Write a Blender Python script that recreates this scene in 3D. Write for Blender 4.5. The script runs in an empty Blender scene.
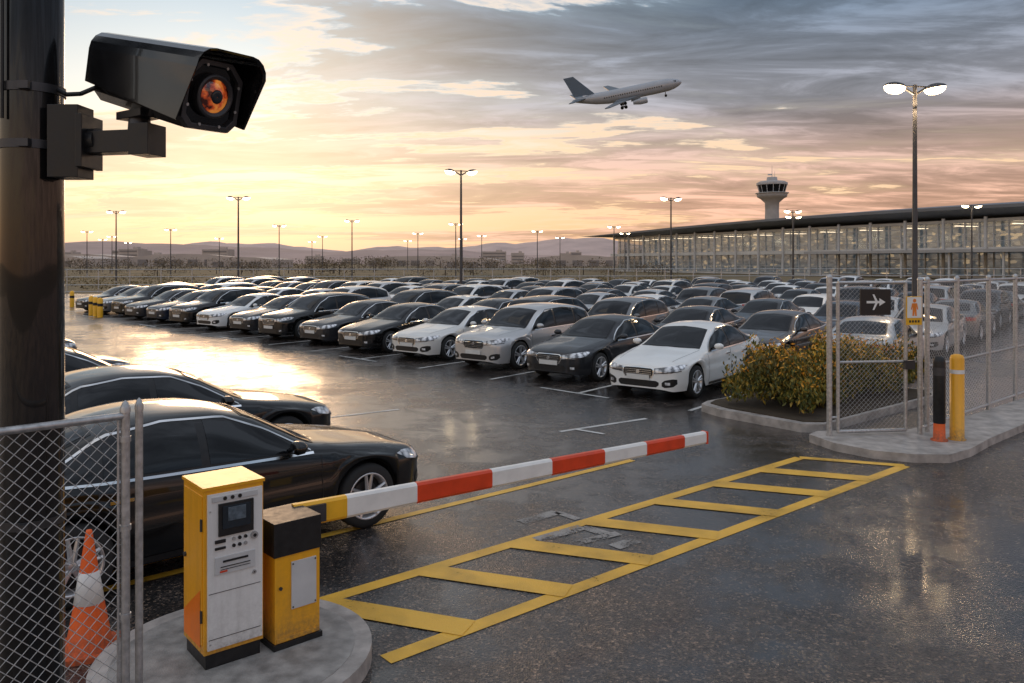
import bpy, math, random
import numpy as np
from mathutils import Vector, Matrix
from mathutils.bvhtree import BVHTree
random.seed(7); np.random.seed(7)
R=math.radians
scene=bpy.context.scene
scene.view_settings.view_transform='Standard'
try: scene.view_settings.look='None'
except Exception: pass
scene.view_settings.exposure=0

# ---------------------------------------------------------------- materials
def newmat(name):
    m=bpy.data.materials.new(name); m.use_nodes=True
    nt=m.node_tree; b=nt.nodes['Principled BSDF']
    return m,nt,b
def N(nt,t,**k):
    n=nt.nodes.new(t)
    for a,v in k.items(): setattr(n,a,v)
    return n
def L(nt,a,b): nt.links.new(a,b)
def ramp(nt,fac,stops,interp='LINEAR'):
    r=N(nt,'ShaderNodeValToRGB'); r.color_ramp.interpolation=interp
    e=r.color_ramp.elements
    while len(e)<len(stops): e.new(0.5)
    for i,(p,c) in enumerate(stops):
        e[i].position=p; e[i].color=(c[0],c[1],c[2],1)
    L(nt,fac,r.inputs[0]); return r
def g(v): return (v,v,v)
def noise(nt,scale,detail=4,rough=.55,coord='Object',dist=0,vec=None):
    n=N(nt,'ShaderNodeTexNoise'); n.inputs['Scale'].default_value=scale
    n.inputs['Detail'].default_value=detail; n.inputs['Roughness'].default_value=rough
    n.inputs['Distortion'].default_value=dist
    if vec is None:
        tc=N(nt,'ShaderNodeTexCoord'); vec=tc.outputs[coord]
    L(nt,vec,n.inputs['Vector']); return n
def mixc(nt,f,a,b,mode='MIX'):
    m=N(nt,'ShaderNodeMix',data_type='RGBA',blend_type=mode)
    for sock,v in ((m.inputs[0],f),(m.inputs[6],a),(m.inputs[7],b)):
        if hasattr(v,'links'): L(nt,v,sock)
        elif isinstance(v,(int,float)): sock.default_value=v
        else: sock.default_value=(v[0],v[1],v[2],1)
    return m.outputs[2]
def math_(nt,op,a,b=0,c=None,clamp=False):
    m=N(nt,'ShaderNodeMath',operation=op); m.use_clamp=clamp
    for i,v in enumerate((a,b,c)):
        if v is None: continue
        if hasattr(v,'links'): L(nt,v,m.inputs[i])
        else: m.inputs[i].default_value=v
    return m.outputs[0]
def simple(name,col,rough=.5,metal=0,coat=0,nscale=6,var=.12,bump=0,bscale=80,spec=None):
    m,nt,b=newmat(name)
    n=noise(nt,nscale,5)
    lo=tuple(c*(1-var) for c in col); hi=tuple(min(1,c*(1+var)) for c in col)
    r=ramp(nt,n.outputs[0],[(.3,lo),(.7,hi)])
    L(nt,r.outputs[0],b.inputs['Base Color'])
    rr=ramp(nt,n.outputs[0],[(.3,g(max(.02,rough*.85))),(.7,g(min(1,rough*1.15)))])
    L(nt,rr.outputs[0],b.inputs['Roughness'])
    b.inputs['Metallic'].default_value=metal
    b.inputs['Coat Weight'].default_value=coat
    b.inputs['Coat Roughness'].default_value=.04
    if spec is not None: b.inputs['Specular IOR Level'].default_value=spec
    if bump:
        n2=noise(nt,bscale,3); bp=N(nt,'ShaderNodeBump'); bp.inputs['Strength'].default_value=bump
        bp.inputs['Distance'].default_value=.01
        L(nt,n2.outputs[0],bp.inputs['Height']); L(nt,bp.outputs[0],b.inputs['Normal'])
    return m
def grimy(name,col,rough,grime=(.10,.08,.06),coat=0):
    m,nt,b=newmat(name); tc=N(nt,'ShaderNodeTexCoord'); O=tc.outputs['Object']
    mp=N(nt,'ShaderNodeMapping'); mp.inputs['Scale'].default_value=(14,14,1.3); L(nt,O,mp.inputs[0])
    st=noise(nt,1.0,6,.65,vec=mp.outputs[0]); fn=noise(nt,26,6,.7,vec=O)
    sp=N(nt,'ShaderNodeSeparateXYZ'); L(nt,O,sp.inputs[0])
    foot=ramp(nt,sp.outputs[2],[(0,g(1)),(.22,g(.25)),(.6,g(.08))])
    s=ramp(nt,st.outputs[0],[(.46,g(0)),(.72,g(.45))])
    f=math_(nt,'MULTIPLY',foot.outputs[0],ramp(nt,fn.outputs[0],[(.35,g(.2)),(.65,g(.9))]).outputs[0])
    f2=math_(nt,'ADD',f,math_(nt,'MULTIPLY',s.outputs[0],.30),clamp=True)
    c=mixc(nt,f2,col,grime)
    chip=ramp(nt,fn.outputs[0],[(.72,g(0)),(.75,g(.8))]); c=mixc(nt,chip.outputs[0],c,(.12,.10,.08))
    L(nt,c,b.inputs['Base Color'])
    L(nt,math_(nt,'MULTIPLY_ADD',f2,.4,rough),b.inputs['Roughness']); b.inputs['Coat Weight'].default_value=coat
    return m
def emis(name,col,st):
    m,nt,b=newmat(name); b.inputs['Base Color'].default_value=(*col,1)
    b.inputs['Emission Color'].default_value=(*col,1); b.inputs['Emission Strength'].default_value=st
    return m

def asphalt_mat():
    m,nt,b=newmat('asphalt')
    tc=N(nt,'ShaderNodeTexCoord'); O=tc.outputs['Object']
    big=noise(nt,.22,5,.6,vec=O); mid=noise(nt,1.7,6,.65,vec=O); fine=noise(nt,60,3,.75,vec=O)
    agg=N(nt,'ShaderNodeTexVoronoi'); agg.inputs['Scale'].default_value=58; L(nt,O,agg.inputs['Vector'])
    sepc=N(nt,'ShaderNodeSeparateColor'); L(nt,agg.outputs['Color'],sepc.inputs[0])
    c1=ramp(nt,big.outputs[0],[(.32,(.042,.038,.038)),(.5,(.060,.054,.052)),(.7,(.086,.076,.070))])
    c2=ramp(nt,mid.outputs[0],[(.3,g(.62)),(.7,g(1.35))])
    c=mixc(nt,1,c1.outputs[0],c2.outputs[0],'MULTIPLY')
    a=ramp(nt,sepc.outputs[0],[(0.0,g(.15)),(.5,g(.7)),(.8,(1.5,1.3,1.15)),(.93,(3.0,2.5,2.0)),(1,(6.0,4.6,3.4))])
    c=mixc(nt,1,c,a.outputs[0],'MULTIPLY')
    cr=N(nt,'ShaderNodeTexVoronoi',feature='DISTANCE_TO_EDGE'); cr.inputs['Scale'].default_value=.24
    wn=noise(nt,.9,6,.7,vec=O); wv=N(nt,'ShaderNodeVectorMath',operation='MULTIPLY_ADD')
    L(nt,wn.outputs['Color'],wv.inputs[0]); wv.inputs[1].default_value=(1.6,1.6,0); L(nt,O,wv.inputs[2])
    L(nt,wv.outputs[0],cr.inputs['Vector'])
    ck=ramp(nt,cr.outputs['Distance'],[(.0,g(.3)),(.003,g(.6)),(.006,g(1))])
    c=mixc(nt,.6,c,ck.outputs[0],'MULTIPLY')
    oil=noise(nt,.75,3,.5,vec=O); oc=ramp(nt,oil.outputs[0],[(.64,g(1)),(.74,g(.5))])
    c=mixc(nt,1,c,oc.outputs[0],'MULTIPLY')
    wet=ramp(nt,math_(nt,'MULTIPLY_ADD',mid.outputs[0],.40,math_(nt,'MULTIPLY',big.outputs[0],.60)),[(.45,g(1)),(.58,g(0))])
    c=mixc(nt,math_(nt,'MULTIPLY',wet.outputs[0],.40),c,(.02,.02,.021))
    L(nt,c,b.inputs['Base Color'])
    ro=mixc(nt,wet.outputs[0],g(.34),g(.12))
    rf=mixc(nt,.13,ro,fine.outputs[0],'MIX')
    L(nt,rf,b.inputs['Roughness'])
    b.inputs['Specular IOR Level'].default_value=.7
    L(nt,math_(nt,'MULTIPLY',wet.outputs[0],.35),b.inputs['Coat Weight']); b.inputs['Coat Roughness'].default_value=.12
    bp=N(nt,'ShaderNodeBump'); bp.inputs['Distance'].default_value=.012
    L(nt,math_(nt,'MULTIPLY_ADD',wet.outputs[0],-.55,.70),bp.inputs['Strength'])
    hh=math_(nt,'ADD',agg.outputs['Distance'],fine.outputs[0])
    L(nt,hh,bp.inputs['Height']); L(nt,bp.outputs[0],b.inputs['Normal'])
    return m
def paintline(name,col,wear=.5):
    m,nt,b=newmat(name)
    tc=N(nt,'ShaderNodeTexCoord'); O=tc.outputs['Object']
    n=noise(nt,30,8,.8,vec=O); n2=noise(nt,2.2,3,.5,vec=O)
    s=math_(nt,'ADD',math_(nt,'MULTIPLY',n.outputs[0],.65),math_(nt,'MULTIPLY',n2.outputs[0],.5))
    al=ramp(nt,s,[(wear-.04,g(0)),(wear+.03,g(1))])
    dirt=ramp(nt,n2.outputs[0],[(.3,tuple(c*.66 for c in col)),(.6,col)])
    L(nt,dirt.outputs[0],b.inputs['Base Color']); b.inputs['Roughness'].default_value=.42
    L(nt,al.outputs[0],b.inputs['Alpha'])
    n3=noise(nt,70,3,vec=O); bp=N(nt,'ShaderNodeBump'); bp.inputs['Strength'].default_value=.6; bp.inputs['Distance'].default_value=.008
    L(nt,n3.outputs[0],bp.inputs['Height']); L(nt,bp.outputs[0],b.inputs['Normal'])
    return m
def leafmat(name,cols,rough=.6,lo=.6,hi=1.3):
    m,nt,b=newmat(name)
    gm=N(nt,'ShaderNodeNewGeometry')
    r=ramp(nt,gm.outputs['Random Per Island'],[(i/(len(cols)-1),c) for i,c in enumerate(cols)])
    n=noise(nt,.6,3); rr=ramp(nt,n.outputs[0],[(.35,g(lo)),(.65,g(hi))])
    c=mixc(nt,1,r.outputs[0],rr.outputs[0],'MULTIPLY')
    L(nt,c,b.inputs['Base Color']); b.inputs['Roughness'].default_value=rough
    return m

M_asph=asphalt_mat()
M_yel=paintline('yellow_road_paint',(.90,.50,.05),.44)
M_wht=paintline('white_road_paint',(.68,.67,.64),.49)
M_faded=paintline('faded_white_paint',(.34,.32,.30),.555)
M_conc=simple('concrete',(.40,.36,.33),.7,nscale=5,var=.35,bump=.4,bscale=60)
M_galv=simple('galvanised_steel',(.48,.48,.48),.42,metal=.7,nscale=30,var=.25)
M_wire=simple('galvanised_wire',(.52,.52,.52),.45,metal=.6,nscale=30,var=.25)
M_blk=simple('black_paint',(.007,.007,.008),.22,nscale=9,var=.3,coat=.5,spec=.2)
M_blkm=simple('black_plastic',(.014,.014,.015),.40,nscale=20,var=.3,spec=.4)
M_yp=grimy('yellow_enamel',(.92,.43,.012),.36,coat=.15)
M_yb=simple('yellow_arm_paint',(.90,.47,.02),.4,var=.1)
M_wp=grimy('white_enamel',(.82,.81,.79),.38)
M_wb=simple('white_arm_paint',(.82,.81,.78),.4,nscale=9,var=.07)
M_gp=simple('grey_panel',(.58,.58,.58),.45,nscale=6,var=.08)
M_rp=simple('red_reflective',(.72,.06,.012),.4,nscale=6,var=.15)
M_or=grimy('orange_plastic',(.94,.14,.015),.5)
M_glassd=simple('dark_glass',(.006,.007,.009),.03,nscale=2,var=.1,spec=.4)
M_scr=simple('screen_glass',(.015,.022,.03),.1,var=.3)
M_steel=simple('dark_steel',(.07,.07,.075),.45,metal=.6,var=.2)

# ---------------------------------------------------------------- mesh builder
class MB:
    def __init__(s): s.v=[];s.f=[];s.m=[];s.sm=[];s.mats=[];s.M=Matrix.Identity(4)
    def mi(s,mat):
        if mat not in s.mats: s.mats.append(mat)
        return s.mats.index(mat)
    def add(s,vs,fs,mat,smooth=False):
        o=len(s.v); i=s.mi(mat)
        for v in vs: s.v.append(tuple(s.M@Vector(v)))
        for f in fs: s.f.append(tuple(o+k for k in f)); s.m.append(i); s.sm.append(smooth)
    def box(s,c,d,mat,rz=0,M=None):
        x,y,z=[k/2 for k in d]
        vs=[Vector((a*x,b*y,e*z)) for a in(-1,1) for b in(-1,1) for e in(-1,1)]
        T=Matrix.Translation(c)@(M if M is not None else Matrix.Rotation(rz,4,'Z'))
        vs=[T@v for v in vs]
        s.add(vs,[(0,1,3,2),(4,6,7,5),(0,4,5,1),(2,3,7,6),(0,2,6,4),(1,5,7,3)],mat)
    def cyl(s,p0,p1,r0,r1,n,mat,caps=True,smooth=True):
        p0=Vector(p0);p1=Vector(p1);d=(p1-p0)
        if d.length<1e-6: return
        d.normalize(); a=d.orthogonal().normalized(); b=d.cross(a)
        vs=[]
        for p,r in((p0,r0),(p1,r1)):
            for k in range(n):
                t=2*math.pi*k/n; vs.append(p+a*math.cos(t)*r+b*math.sin(t)*r)
        s.add(vs,[(k,(k+1)%n,n+(k+1)%n,n+k) for k in range(n)],mat,smooth)
        if caps and n>2:
            s.add(vs[:n],[tuple(range(n))[::-1]],mat); s.add(vs[n:],[tuple(range(n))],mat)
    def lathe(s,prof,n,mat,axis='Z',smooth=True,c=(0,0,0)):
        vs=[]
        for (h,r) in prof:
            for k in range(n):
                t=2*math.pi*k/n; a=r*math.cos(t); b=r*math.sin(t)
                v={'Z':(a,b,h),'X':(h,a,b),'Y':(a,h,b)}[axis]
                vs.append((v[0]+c[0],v[1]+c[1],v[2]+c[2]))
        fs=[]
        for i in range(len(prof)-1):
            for k in range(n):
                k2=(k+1)%n; fs.append((i*n+k,i*n+k2,(i+1)*n+k2,(i+1)*n+k))
        s.add(vs,fs,mat,smooth)
    def poly_prism(s,pts,z0,z1,mat,side=None):
        n=len(pts); vs=[(p[0],p[1],z0) for p in pts]+[(p[0],p[1],z1) for p in pts]
        s.add(vs,[tuple(range(n,2*n))],mat)
        s.add(vs,[(k,(k+1)%n,n+(k+1)%n,n+k) for k in range(n)],side or mat)
    def mesh(s,name):
        me=bpy.data.meshes.new(name); me.from_pydata(s.v,[],s.f)
        for mt in s.mats: me.materials.append(mt)
        me.polygons.foreach_set('material_index',s.m); me.polygons.foreach_set('use_smooth',s.sm)
        me.update(); return me
    def obj(s,name,loc=(0,0,0),rz=0,bevel=0):
        o=bpy.data.objects.new(name,s.mesh(name)); o.location=loc; o.rotation_euler=(0,0,rz)
        scene.collection.objects.link(o)
        if bevel:
            md=o.modifiers.new('bevel','BEVEL'); md.width=bevel; md.segments=2; md.limit_method='ANGLE'; md.angle_limit=R(40)
        return o

# ---------------------------------------------------------------- camera
cd=bpy.data.cameras.new('camera'); cam=bpy.data.objects.new('camera',cd); scene.collection.objects.link(cam)
cd.sensor_width=36; cd.lens=28.125; cd.shift_y=-0.0776; cd.clip_end=6000; cd.clip_start=.05
cam.location=(0,0,2.8); cam.rotation_euler=(R(90),0,0); scene.camera=cam

# ---------------------------------------------------------------- world / sun
SAZ=R(-19.5); SEL=R(9)
w=bpy.data.worlds.new('World'); scene.world=w; w.use_nodes=True; nt=w.node_tree
bg=nt.nodes['Background']
sky=N(nt,'ShaderNodeTexSky',sky_type='NISHITA'); sky.sun_disc=False; sky.sun_elevation=SEL; sky.sun_rotation=SAZ
sky.air_density=1.2; sky.dust_density=2.5
tc=N(nt,'ShaderNodeTexCoord'); D=tc.outputs['Generated']
sep=N(nt,'ShaderNodeSeparateXYZ'); L(nt,D,sep.inputs[0])
X,Y,Z=sep.outputs
base=ramp(nt,Z,[(0,(.80,.44,.24)),(.03,(.95,.55,.28)),(.08,(.96,.65,.39)),(.14,(.88,.70,.52)),(.20,(.60,.61,.60)),(.30,(.32,.43,.54)),(.5,(.40,.47,.56)),(1,(.50,.56,.66))])
sd=Vector((math.sin(SAZ)*math.cos(R(8)),math.cos(SAZ)*math.cos(R(8)),math.sin(R(8))))
dt=N(nt,'ShaderNodeVectorMath',operation='DOT_PRODUCT'); L(nt,D,dt.inputs[0]); dt.inputs[1].default_value=sd
dot=dt.outputs['Value']
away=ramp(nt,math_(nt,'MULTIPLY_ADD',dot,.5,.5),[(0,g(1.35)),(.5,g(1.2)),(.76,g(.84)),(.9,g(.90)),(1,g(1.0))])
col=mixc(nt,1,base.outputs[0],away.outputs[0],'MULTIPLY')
dm=math_(nt,'MAXIMUM',dot,0)
glow=math_(nt,'POWER',dm,24); glow2=math_(nt,'POWER',dm,9)
col=mixc(nt,1,col,mixc(nt,glow,(0,0,0),(.10,.15,.17)),'ADD'); col=mixc(nt,1,col,mixc(nt,glow2,(0,0,0),(.08,.07,.06)),'ADD')
zz=math_(nt,'ADD',math_(nt,'MAXIMUM',Z,0),.10)
cx=math_(nt,'DIVIDE',X,zz); cy=math_(nt,'DIVIDE',Y,zz)
cmb=N(nt,'ShaderNodeCombineXYZ'); L(nt,math_(nt,'MULTIPLY_ADD',cx,.42,math_(nt,'MULTIPLY',cy,.10)),cmb.inputs[0]); L(nt,math_(nt,'MULTIPLY',cy,1.0),cmb.inputs[1]); cmb.inputs[2].default_value=3.7
cn=noise(nt,1.15,10,.58,vec=cmb.outputs[0],dist=.7)
cn2=noise(nt,3.4,10,.62,vec=cmb.outputs[0],dist=.5)
bias=math_(nt,'MULTIPLY_ADD',X,.13,math_(nt,'MULTIPLY',math_(nt,'MINIMUM',Z,.35),.30))
cs=math_(nt,'ADD',math_(nt,'ADD',math_(nt,'MULTIPLY',cn.outputs[0],.66),math_(nt,'MULTIPLY',cn2.outputs[0],.34)),bias)
mask=ramp(nt,cs,[(.51,g(0)),(.53,g(.7)),(.59,g(.96))])
ccol=ramp(nt,Z,[(0,(.52,.32,.24)),(.07,(.62,.36,.26)),(.13,(.50,.34,.29)),(.19,(.27,.27,.31)),(.30,(.12,.17,.24)),(.5,(.30,.35,.42)),(1,(.42,.46,.54))])
cc=mixc(nt,1,ccol.outputs[0],ramp(nt,cn2.outputs[0],[(.36,g(.62)),(.50,g(1.0)),(.62,g(1.75))]).outputs[0],'MULTIPLY')
cc=mixc(nt,math_(nt,'MULTIPLY',glow,.6),cc,(.95,.76,.56))
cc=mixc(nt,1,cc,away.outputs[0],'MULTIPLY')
col2=mixc(nt,mask.outputs[0],col,cc)
edge=ramp(nt,cs,[(.455,g(0)),(.50,g(.9)),(.52,g(0))])
col2=mixc(nt,edge.outputs[0],col2,mixc(nt,ramp(nt,Z,[(.12,g(0)),(.34,g(1))]).outputs[0],(1.0,.66,.42),(.82,.75,.68)))
skys=mixc(nt,1,sky.outputs[0],g(.10),'MULTIPLY')
fin=mixc(nt,.05,col2,skys)
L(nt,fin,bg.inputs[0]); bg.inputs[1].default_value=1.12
sl=bpy.data.lights.new('sun','SUN'); sun=bpy.data.objects.new('sun',sl); scene.collection.objects.link(sun)
sl.energy=.40; sl.angle=R(12); sl.color=(1,.62,.34)
sdir=Vector((math.sin(SAZ)*math.cos(SEL),math.cos(SAZ)*math.cos(SEL),math.sin(SEL)))
sun.rotation_euler=(-sdir).to_track_quat('-Z','Y').to_euler(); sun.location=(0,0,50)

# ---------------------------------------------------------------- ground
b=MB()
M_grass,ntg,bb=newmat('dry_grass')
n1=noise(ntg,.05,6,.6); n2=noise(ntg,1.3,5,.7)
cg=mixc(ntg,1,ramp(ntg,n1.outputs[0],[(.35,(.08,.07,.03)),(.5,(.15,.11,.05)),(.65,(.20,.14,.07))]).outputs[0],ramp(ntg,n2.outputs[0],[(.3,g(.6)),(.7,g(1.3))]).outputs[0],'MULTIPLY')
L(ntg,cg,bb.inputs['Base Color']); bb.inputs['Roughness'].default_value=.9
b.add([(-4000,-200,-.02),(4000,-200,-.02),(4000,5000,-.02),(-4000,5000,-.02)],[(0,1,2,3)],M_grass); b.obj('ground')
b=MB()
b.add([(-75,-30,0),(60,-30,0),(95,78,0),(-42,70,0),(-75,60,0)],[(0,1,2,3,4)],M_asph); b.obj('asphalt_car_park')

def strip(b,p,q,wd,mat,z=.004):
    p=Vector((p[0],p[1],0));q=Vector((q[0],q[1],0)); d=(q-p).normalized(); n=Vector((-d.y,d.x,0))*wd/2
    b.add([(p.x-n.x,p.y-n.y,z),(q.x-n.x,q.y-n.y,z),(q.x+n.x,q.y+n.y,z),(p.x+n.x,p.y+n.y,z)],[(0,1,2,3)],mat)
A0=Vector((-1.61,6.57)); A1=Vector((4.11,11.43)); B0=Vector((-.89,5.63)); B1=Vector((5.39,10.98))
b=MB()
strip(b,A0,A1,.15,M_yel,.004); strip(b,B0,B1,.15,M_yel,.004)
ts=[0.0,.142,.285,.425,.575,.725,.865,1.0]
uA=(A1-A0); 
for i,t in enumerate(ts):
    P=A0+uA*t
    dr=Vector((.94,-.34)) if i<7 else (B1-A1).normalized()
    ub=(B1-B0).normalized()
    den=dr.x*ub.y-dr.y*ub.x; w0=B0-P; tt=(w0.x*ub.y-w0.y*ub.x)/den
    Q=P+dr*tt
    strip(b,P,Q,.27 if i<7 else .15,M_yel,.008)
b.obj('hatched_yellow_marking')
b=MB()
strip(b,(-4.4,6.05),(1.7,11.3),.11,M_yel); b.obj('yellow_lane_line')
b=MB(); strip(b,(-4.4,6.55),(-2.6,8.1),.06,M_yel); b.obj('lane_edge_line')
b=MB()
for p,q,wd in [((.25,8.05),(.75,8.45),.16),((.75,8.45),(1.0,8.2),.14),((.62,7.95),(1.1,8.25),.12),((.1,8.6),(.5,8.95),.16),((.5,8.95),(.72,8.7),.1),((1.0,7.85),(1.25,8.05),.16)]:
    strip(b,p,q,wd,M_faded,.004+.0006*random.randint(1,4))
b.obj('faded_road_marking')

AX=R(52); ax=Vector((math.cos(AX),math.sin(AX))); rowd=Vector((-1.93,2.01))
C0=Vector((4.28,18.5))
b=MB()
for i in range(-1,17):
    c=C0+rowd*(i+.5)-ax*.2
    strip(b,c-ax*2.9,c+ax*2.3,.09,M_wht)
for i in range(0,15,3):
    c=C0+rowd*(i+.2)-ax*3.1; strip(b,c,c+rowd*.7,.08,M_wht,.0045)
strip(b,(-3.74,14.1),(-2.15,15.2),.09,M_wht); strip(b,(.79,13.2),(2.4,14.3),.09,M_wht); strip(b,(1.5,13.0),(1.05,13.38),.08,M_wht,.008)
for k in range(5):
    p=Vector((-2.2-1.75*k,11.2+2.35*k)); strip(b,p-Vector((.766,.643))*4.6,p+Vector((.766,.643))*.3,.09,M_wht)
b.obj('parking_bay_lines')

# ---------------------------------------------------------------- cars
def pchip(x,y,q):
    x=np.array(x,float);y=np.array(y,float);h=np.diff(x);d=np.diff(y)/h;m=np.zeros_like(y);m[0]=d[0];m[-1]=d[-1]
    for i in range(1,len(x)-1):
        if d[i-1]*d[i]>0:
            w1=2*h[i]+h[i-1];w2=h[i]+2*h[i-1];m[i]=(w1+w2)/(w1/d[i-1]+w2/d[i])
    q=np.clip(q,x[0],x[-1]);k=np.clip(np.searchsorted(x,q)-1,0,len(h)-1);t=(q-x[k])/h[k]
    return ((2*t**3-3*t**2+1)*y[k]+(t**3-2*t**2+t)*h[k]*m[k]+(-2*t**3+3*t**2)*y[k+1]+(t**3-t**2)*h[k]*m[k+1])
def tab(T,q): return pchip([a for a,_ in T],[c for _,c in T],q)

def paint(name,col,metal=.3,rough=.3,coat=.9):
    return simple('car_paint_'+name,col,rough,metal=metal,coat=coat,nscale=1.5,var=.05,spec=.15)
P_white=paint('white',(.84,.84,.82),0,.35,.6); P_black=paint('black',(.003,.003,.0035),0,.3,.8); P_dgrey=paint('dark_grey',(.030,.032,.037),.3,.35,.7)
P_silver=paint('silver',(.55,.55,.55),.5,.35); P_grey=paint('grey',(.17,.175,.18),.5,.35); P_navy=paint('navy',(.010,.017,.036),.2,.3,.7)
P_pearl=paint('pearl',(.74,.73,.70),.1,.35); P_brown=paint('bronze',(.07,.05,.04),.4)
C_tr=M_blkm; C_ch=simple('chrome',(.74,.74,.74),.15,metal=1,var=.05)
C_tyre=simple('tyre_rubber',(.018,.018,.018),.75,nscale=12,var=.25); C_rim=simple('alloy_rim',(.62,.62,.63),.3,metal=.7,var=.05)
C_tail=simple('tail_light',(.38,.008,.006),.15,coat=.6); C_plate=simple('number_plate',(.70,.70,.68),.4,var=.05)
C_under=simple('underbody',(.010,.010,.010),.8)
M_hl,nth,bh=newmat('headlight_lens')
vh=N(nth,'ShaderNodeTexVoronoi'); vh.inputs['Scale'].default_value=11; tch=N(nth,'ShaderNodeTexCoord'); L(nth,tch.outputs['Object'],vh.inputs[0])
rh=ramp(nth,vh.outputs['Distance'],[(.15,(.95,.96,.98)),(.45,(.60,.61,.63)),(.7,(.12,.12,.13))]); L(nth,rh.outputs[0],bh.inputs['Base Color'])
bh.inputs['Roughness'].default_value=.12; bh.inputs['Metallic'].default_value=.2; bh.inputs['Coat Weight'].default_value=1

def sedan(p):
    LN=p['L'];WF,WR=p['wheels'];wr=p['wr']
    bld=MB(); bld.mi(P_white)
    q=set(np.round(np.linspace(0,LN,62),4))
    for e in (.008,.02,.04,.06,.09,.12,.16): q.add(e); q.add(round(LN-e,4))
    AR=wr+.045
    for wc in(WF,WR):
        for t in np.linspace(0,math.pi,25): q.add(round(wc+AR*math.cos(t),4))
    q=np.array(sorted(q)); keep=[q[0]]
    for v in q[1:]:
        if v-keep[-1]>.004: keep.append(v)
    q=np.array(keep)
    zt=tab(p['zt'],q);zb=tab(p['zb'],q);wm=tab(p['w'],q);zbot=tab([(0,.25),(.15,.20),(LN-.3,.21),(LN,.30)],q)
    gg=tab(p['g'],q)
    w4=wm*(.76*(1-gg)+p.get('rw',.67)*gg); z4=(zb+(zt-zb)*.68)*(1-gg)+(zt-.075)*gg
    wb=wm*.945
    nr=31
    tq=np.linspace(0,6,nr); V=[]
    for i,s in enumerate(q):
        zlow=zbot[i]
        for wc in(WF,WR):
            dx=abs(s-wc)
            if dx<AR: zlow=max(zlow,wr+math.sqrt(max(0,AR*AR-dx*dx)))
        ys=[wm[i]-.05*min(1,wm[i]/.8),wm[i]-.012,wm[i],wb[i],w4[i],w4[i]*.6,0]
        zs=[zbot[i],.38,.60,zb[i],z4[i],zt[i]-.018*(1 if gg[i]<.5 else 1.4),zt[i]]
        if zs[2]>zb[i]-.03: zs[2]=zb[i]-.03; zs[1]=(zs[0]+zs[2])/2
        yy=pchip(range(7),ys,tq); zr=pchip(range(7),zs,tq)
        cz=.70+.05*(s/LN); yy=yy+np.where((zr>cz-.16)&(zr<cz),-.018*np.sin(np.clip((zr-(cz-.16))/.16,0,1)*math.pi)*(1 if WF+.2<s<WR+.6 else 0),0)
        zr=np.where(zr<zb[i], zlow+(zr-zbot[i])*(zb[i]-zlow)/(zb[i]-zbot[i]), zr)
        for wc in(WF,WR):
            dx=abs(s-wc)
            if dx<AR+.18:
                f=max(0,1-dx/(AR+.18)); yy=yy+np.where(zr<.78,.022*f,0)
        V.append([(LN/2-s,y_,z_) for y_,z_ in zip(yy,zr)])
    verts=[]
    ns=len(q)
    for i in range(ns):
        row=[(x,-y_,z_) for x,y_,z_ in V[i]]+[(x,y_,z_) for x,y_,z_ in V[i][::-1][1:]]
        verts+=row
    nc=2*nr-1; faces=[]
    for i in range(ns-1):
        for j in range(nc-1):
            faces.append((i*nc+j,i*nc+j+1,(i+1)*nc+j+1,(i+1)*nc+j))
    faces.append(tuple(range(nc))[::-1]); faces.append(tuple((ns-1)*nc+k for k in range(nc)))
    bld.add(verts,faces,P_white,True)
    bv=BVHTree.FromPolygons([Vector(v) for v in verts],faces)
    uv=[];uf=[]
    for i in range(ns):
        a=verts[i*nc];c=verts[i*nc+nc-1]; uv+= [a,c]
    for i in range(ns-1): uf.append((2*i,2*i+1,2*i+3,2*i+2))
    bld.add(uv,uf,C_under)
    def patch(fn,dr,off,mat,nu,nv,smooth=True):
        dr=Vector(dr).normalized(); vs=[];ok=[]
        for a in range(nu+1):
            for c in range(nv+1):
                o=Vector(fn(a/nu,c/nv)); h=bv.ray_cast(o,dr)
                if h[0] is None: vs.append(o);ok.append(False)
                else:
                    nn=h[1] if h[1].dot(dr)<0 else -h[1]; vs.append(h[0]+nn*off); ok.append(True)
        fs=[]
        for a in range(nu):
            for c in range(nv):
                f=(a*(nv+1)+c,(a+1)*(nv+1)+c,(a+1)*(nv+1)+c+1,a*(nv+1)+c+1)
                if all(ok[k] for k in f): fs.append(f)
        bld.add(vs,fs,mat,smooth)
    def side(top,bot,off,mat,nu=16,nv=5):
        tx=[a for a,_ in top];tz=[c for _,c in top];bx=[a for a,_ in bot];bz=[c for _,c in bot]
        for sg in(-1,1):
            def fn(u,v):
                sx=(np.interp(u,np.linspace(0,1,len(tx)),tx),np.interp(u,np.linspace(0,1,len(tz)),tz))
                sb=(np.interp(u,np.linspace(0,1,len(bx)),bx),np.interp(u,np.linspace(0,1,len(bz)),bz))
                s_=sb[0]*(1-v)+sx[0]*v; z_=sb[1]*(1-v)+sx[1]*v
                return (LN/2-s_,sg*1.6,z_)
            patch(fn,(0,-sg,0),off,mat,nu,nv)
    def front(ypts,zlo,zhi,off,mat,nu=14,nv=4,rear=False,sym=True):
        for sg in((-1,1) if sym else (1,)):
            def fn(u,v):
                y_=np.interp(u,np.linspace(0,1,len(ypts)),ypts); lo=np.interp(u,np.linspace(0,1,len(zlo)),zlo); hi=np.interp(u,np.linspace(0,1,len(zhi)),zhi)
                return ((-3.5 if rear else 3.5),sg*y_,lo*(1-v)+hi*v)
            patch(fn,((1 if rear else -1),0,0),off,mat,nu,nv)
    side(p['under_t'],p['under_b'],.004,C_tr,28,8)
    for t_,b_ in p['win']: side(t_,b_,.008,M_glassd,16,6)
    side([(a,z_+.004) for a,z_ in p['under_b']],[(a,z_-.018) for a,z_ in p['under_b']],.009,C_ch,28,1)
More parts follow.
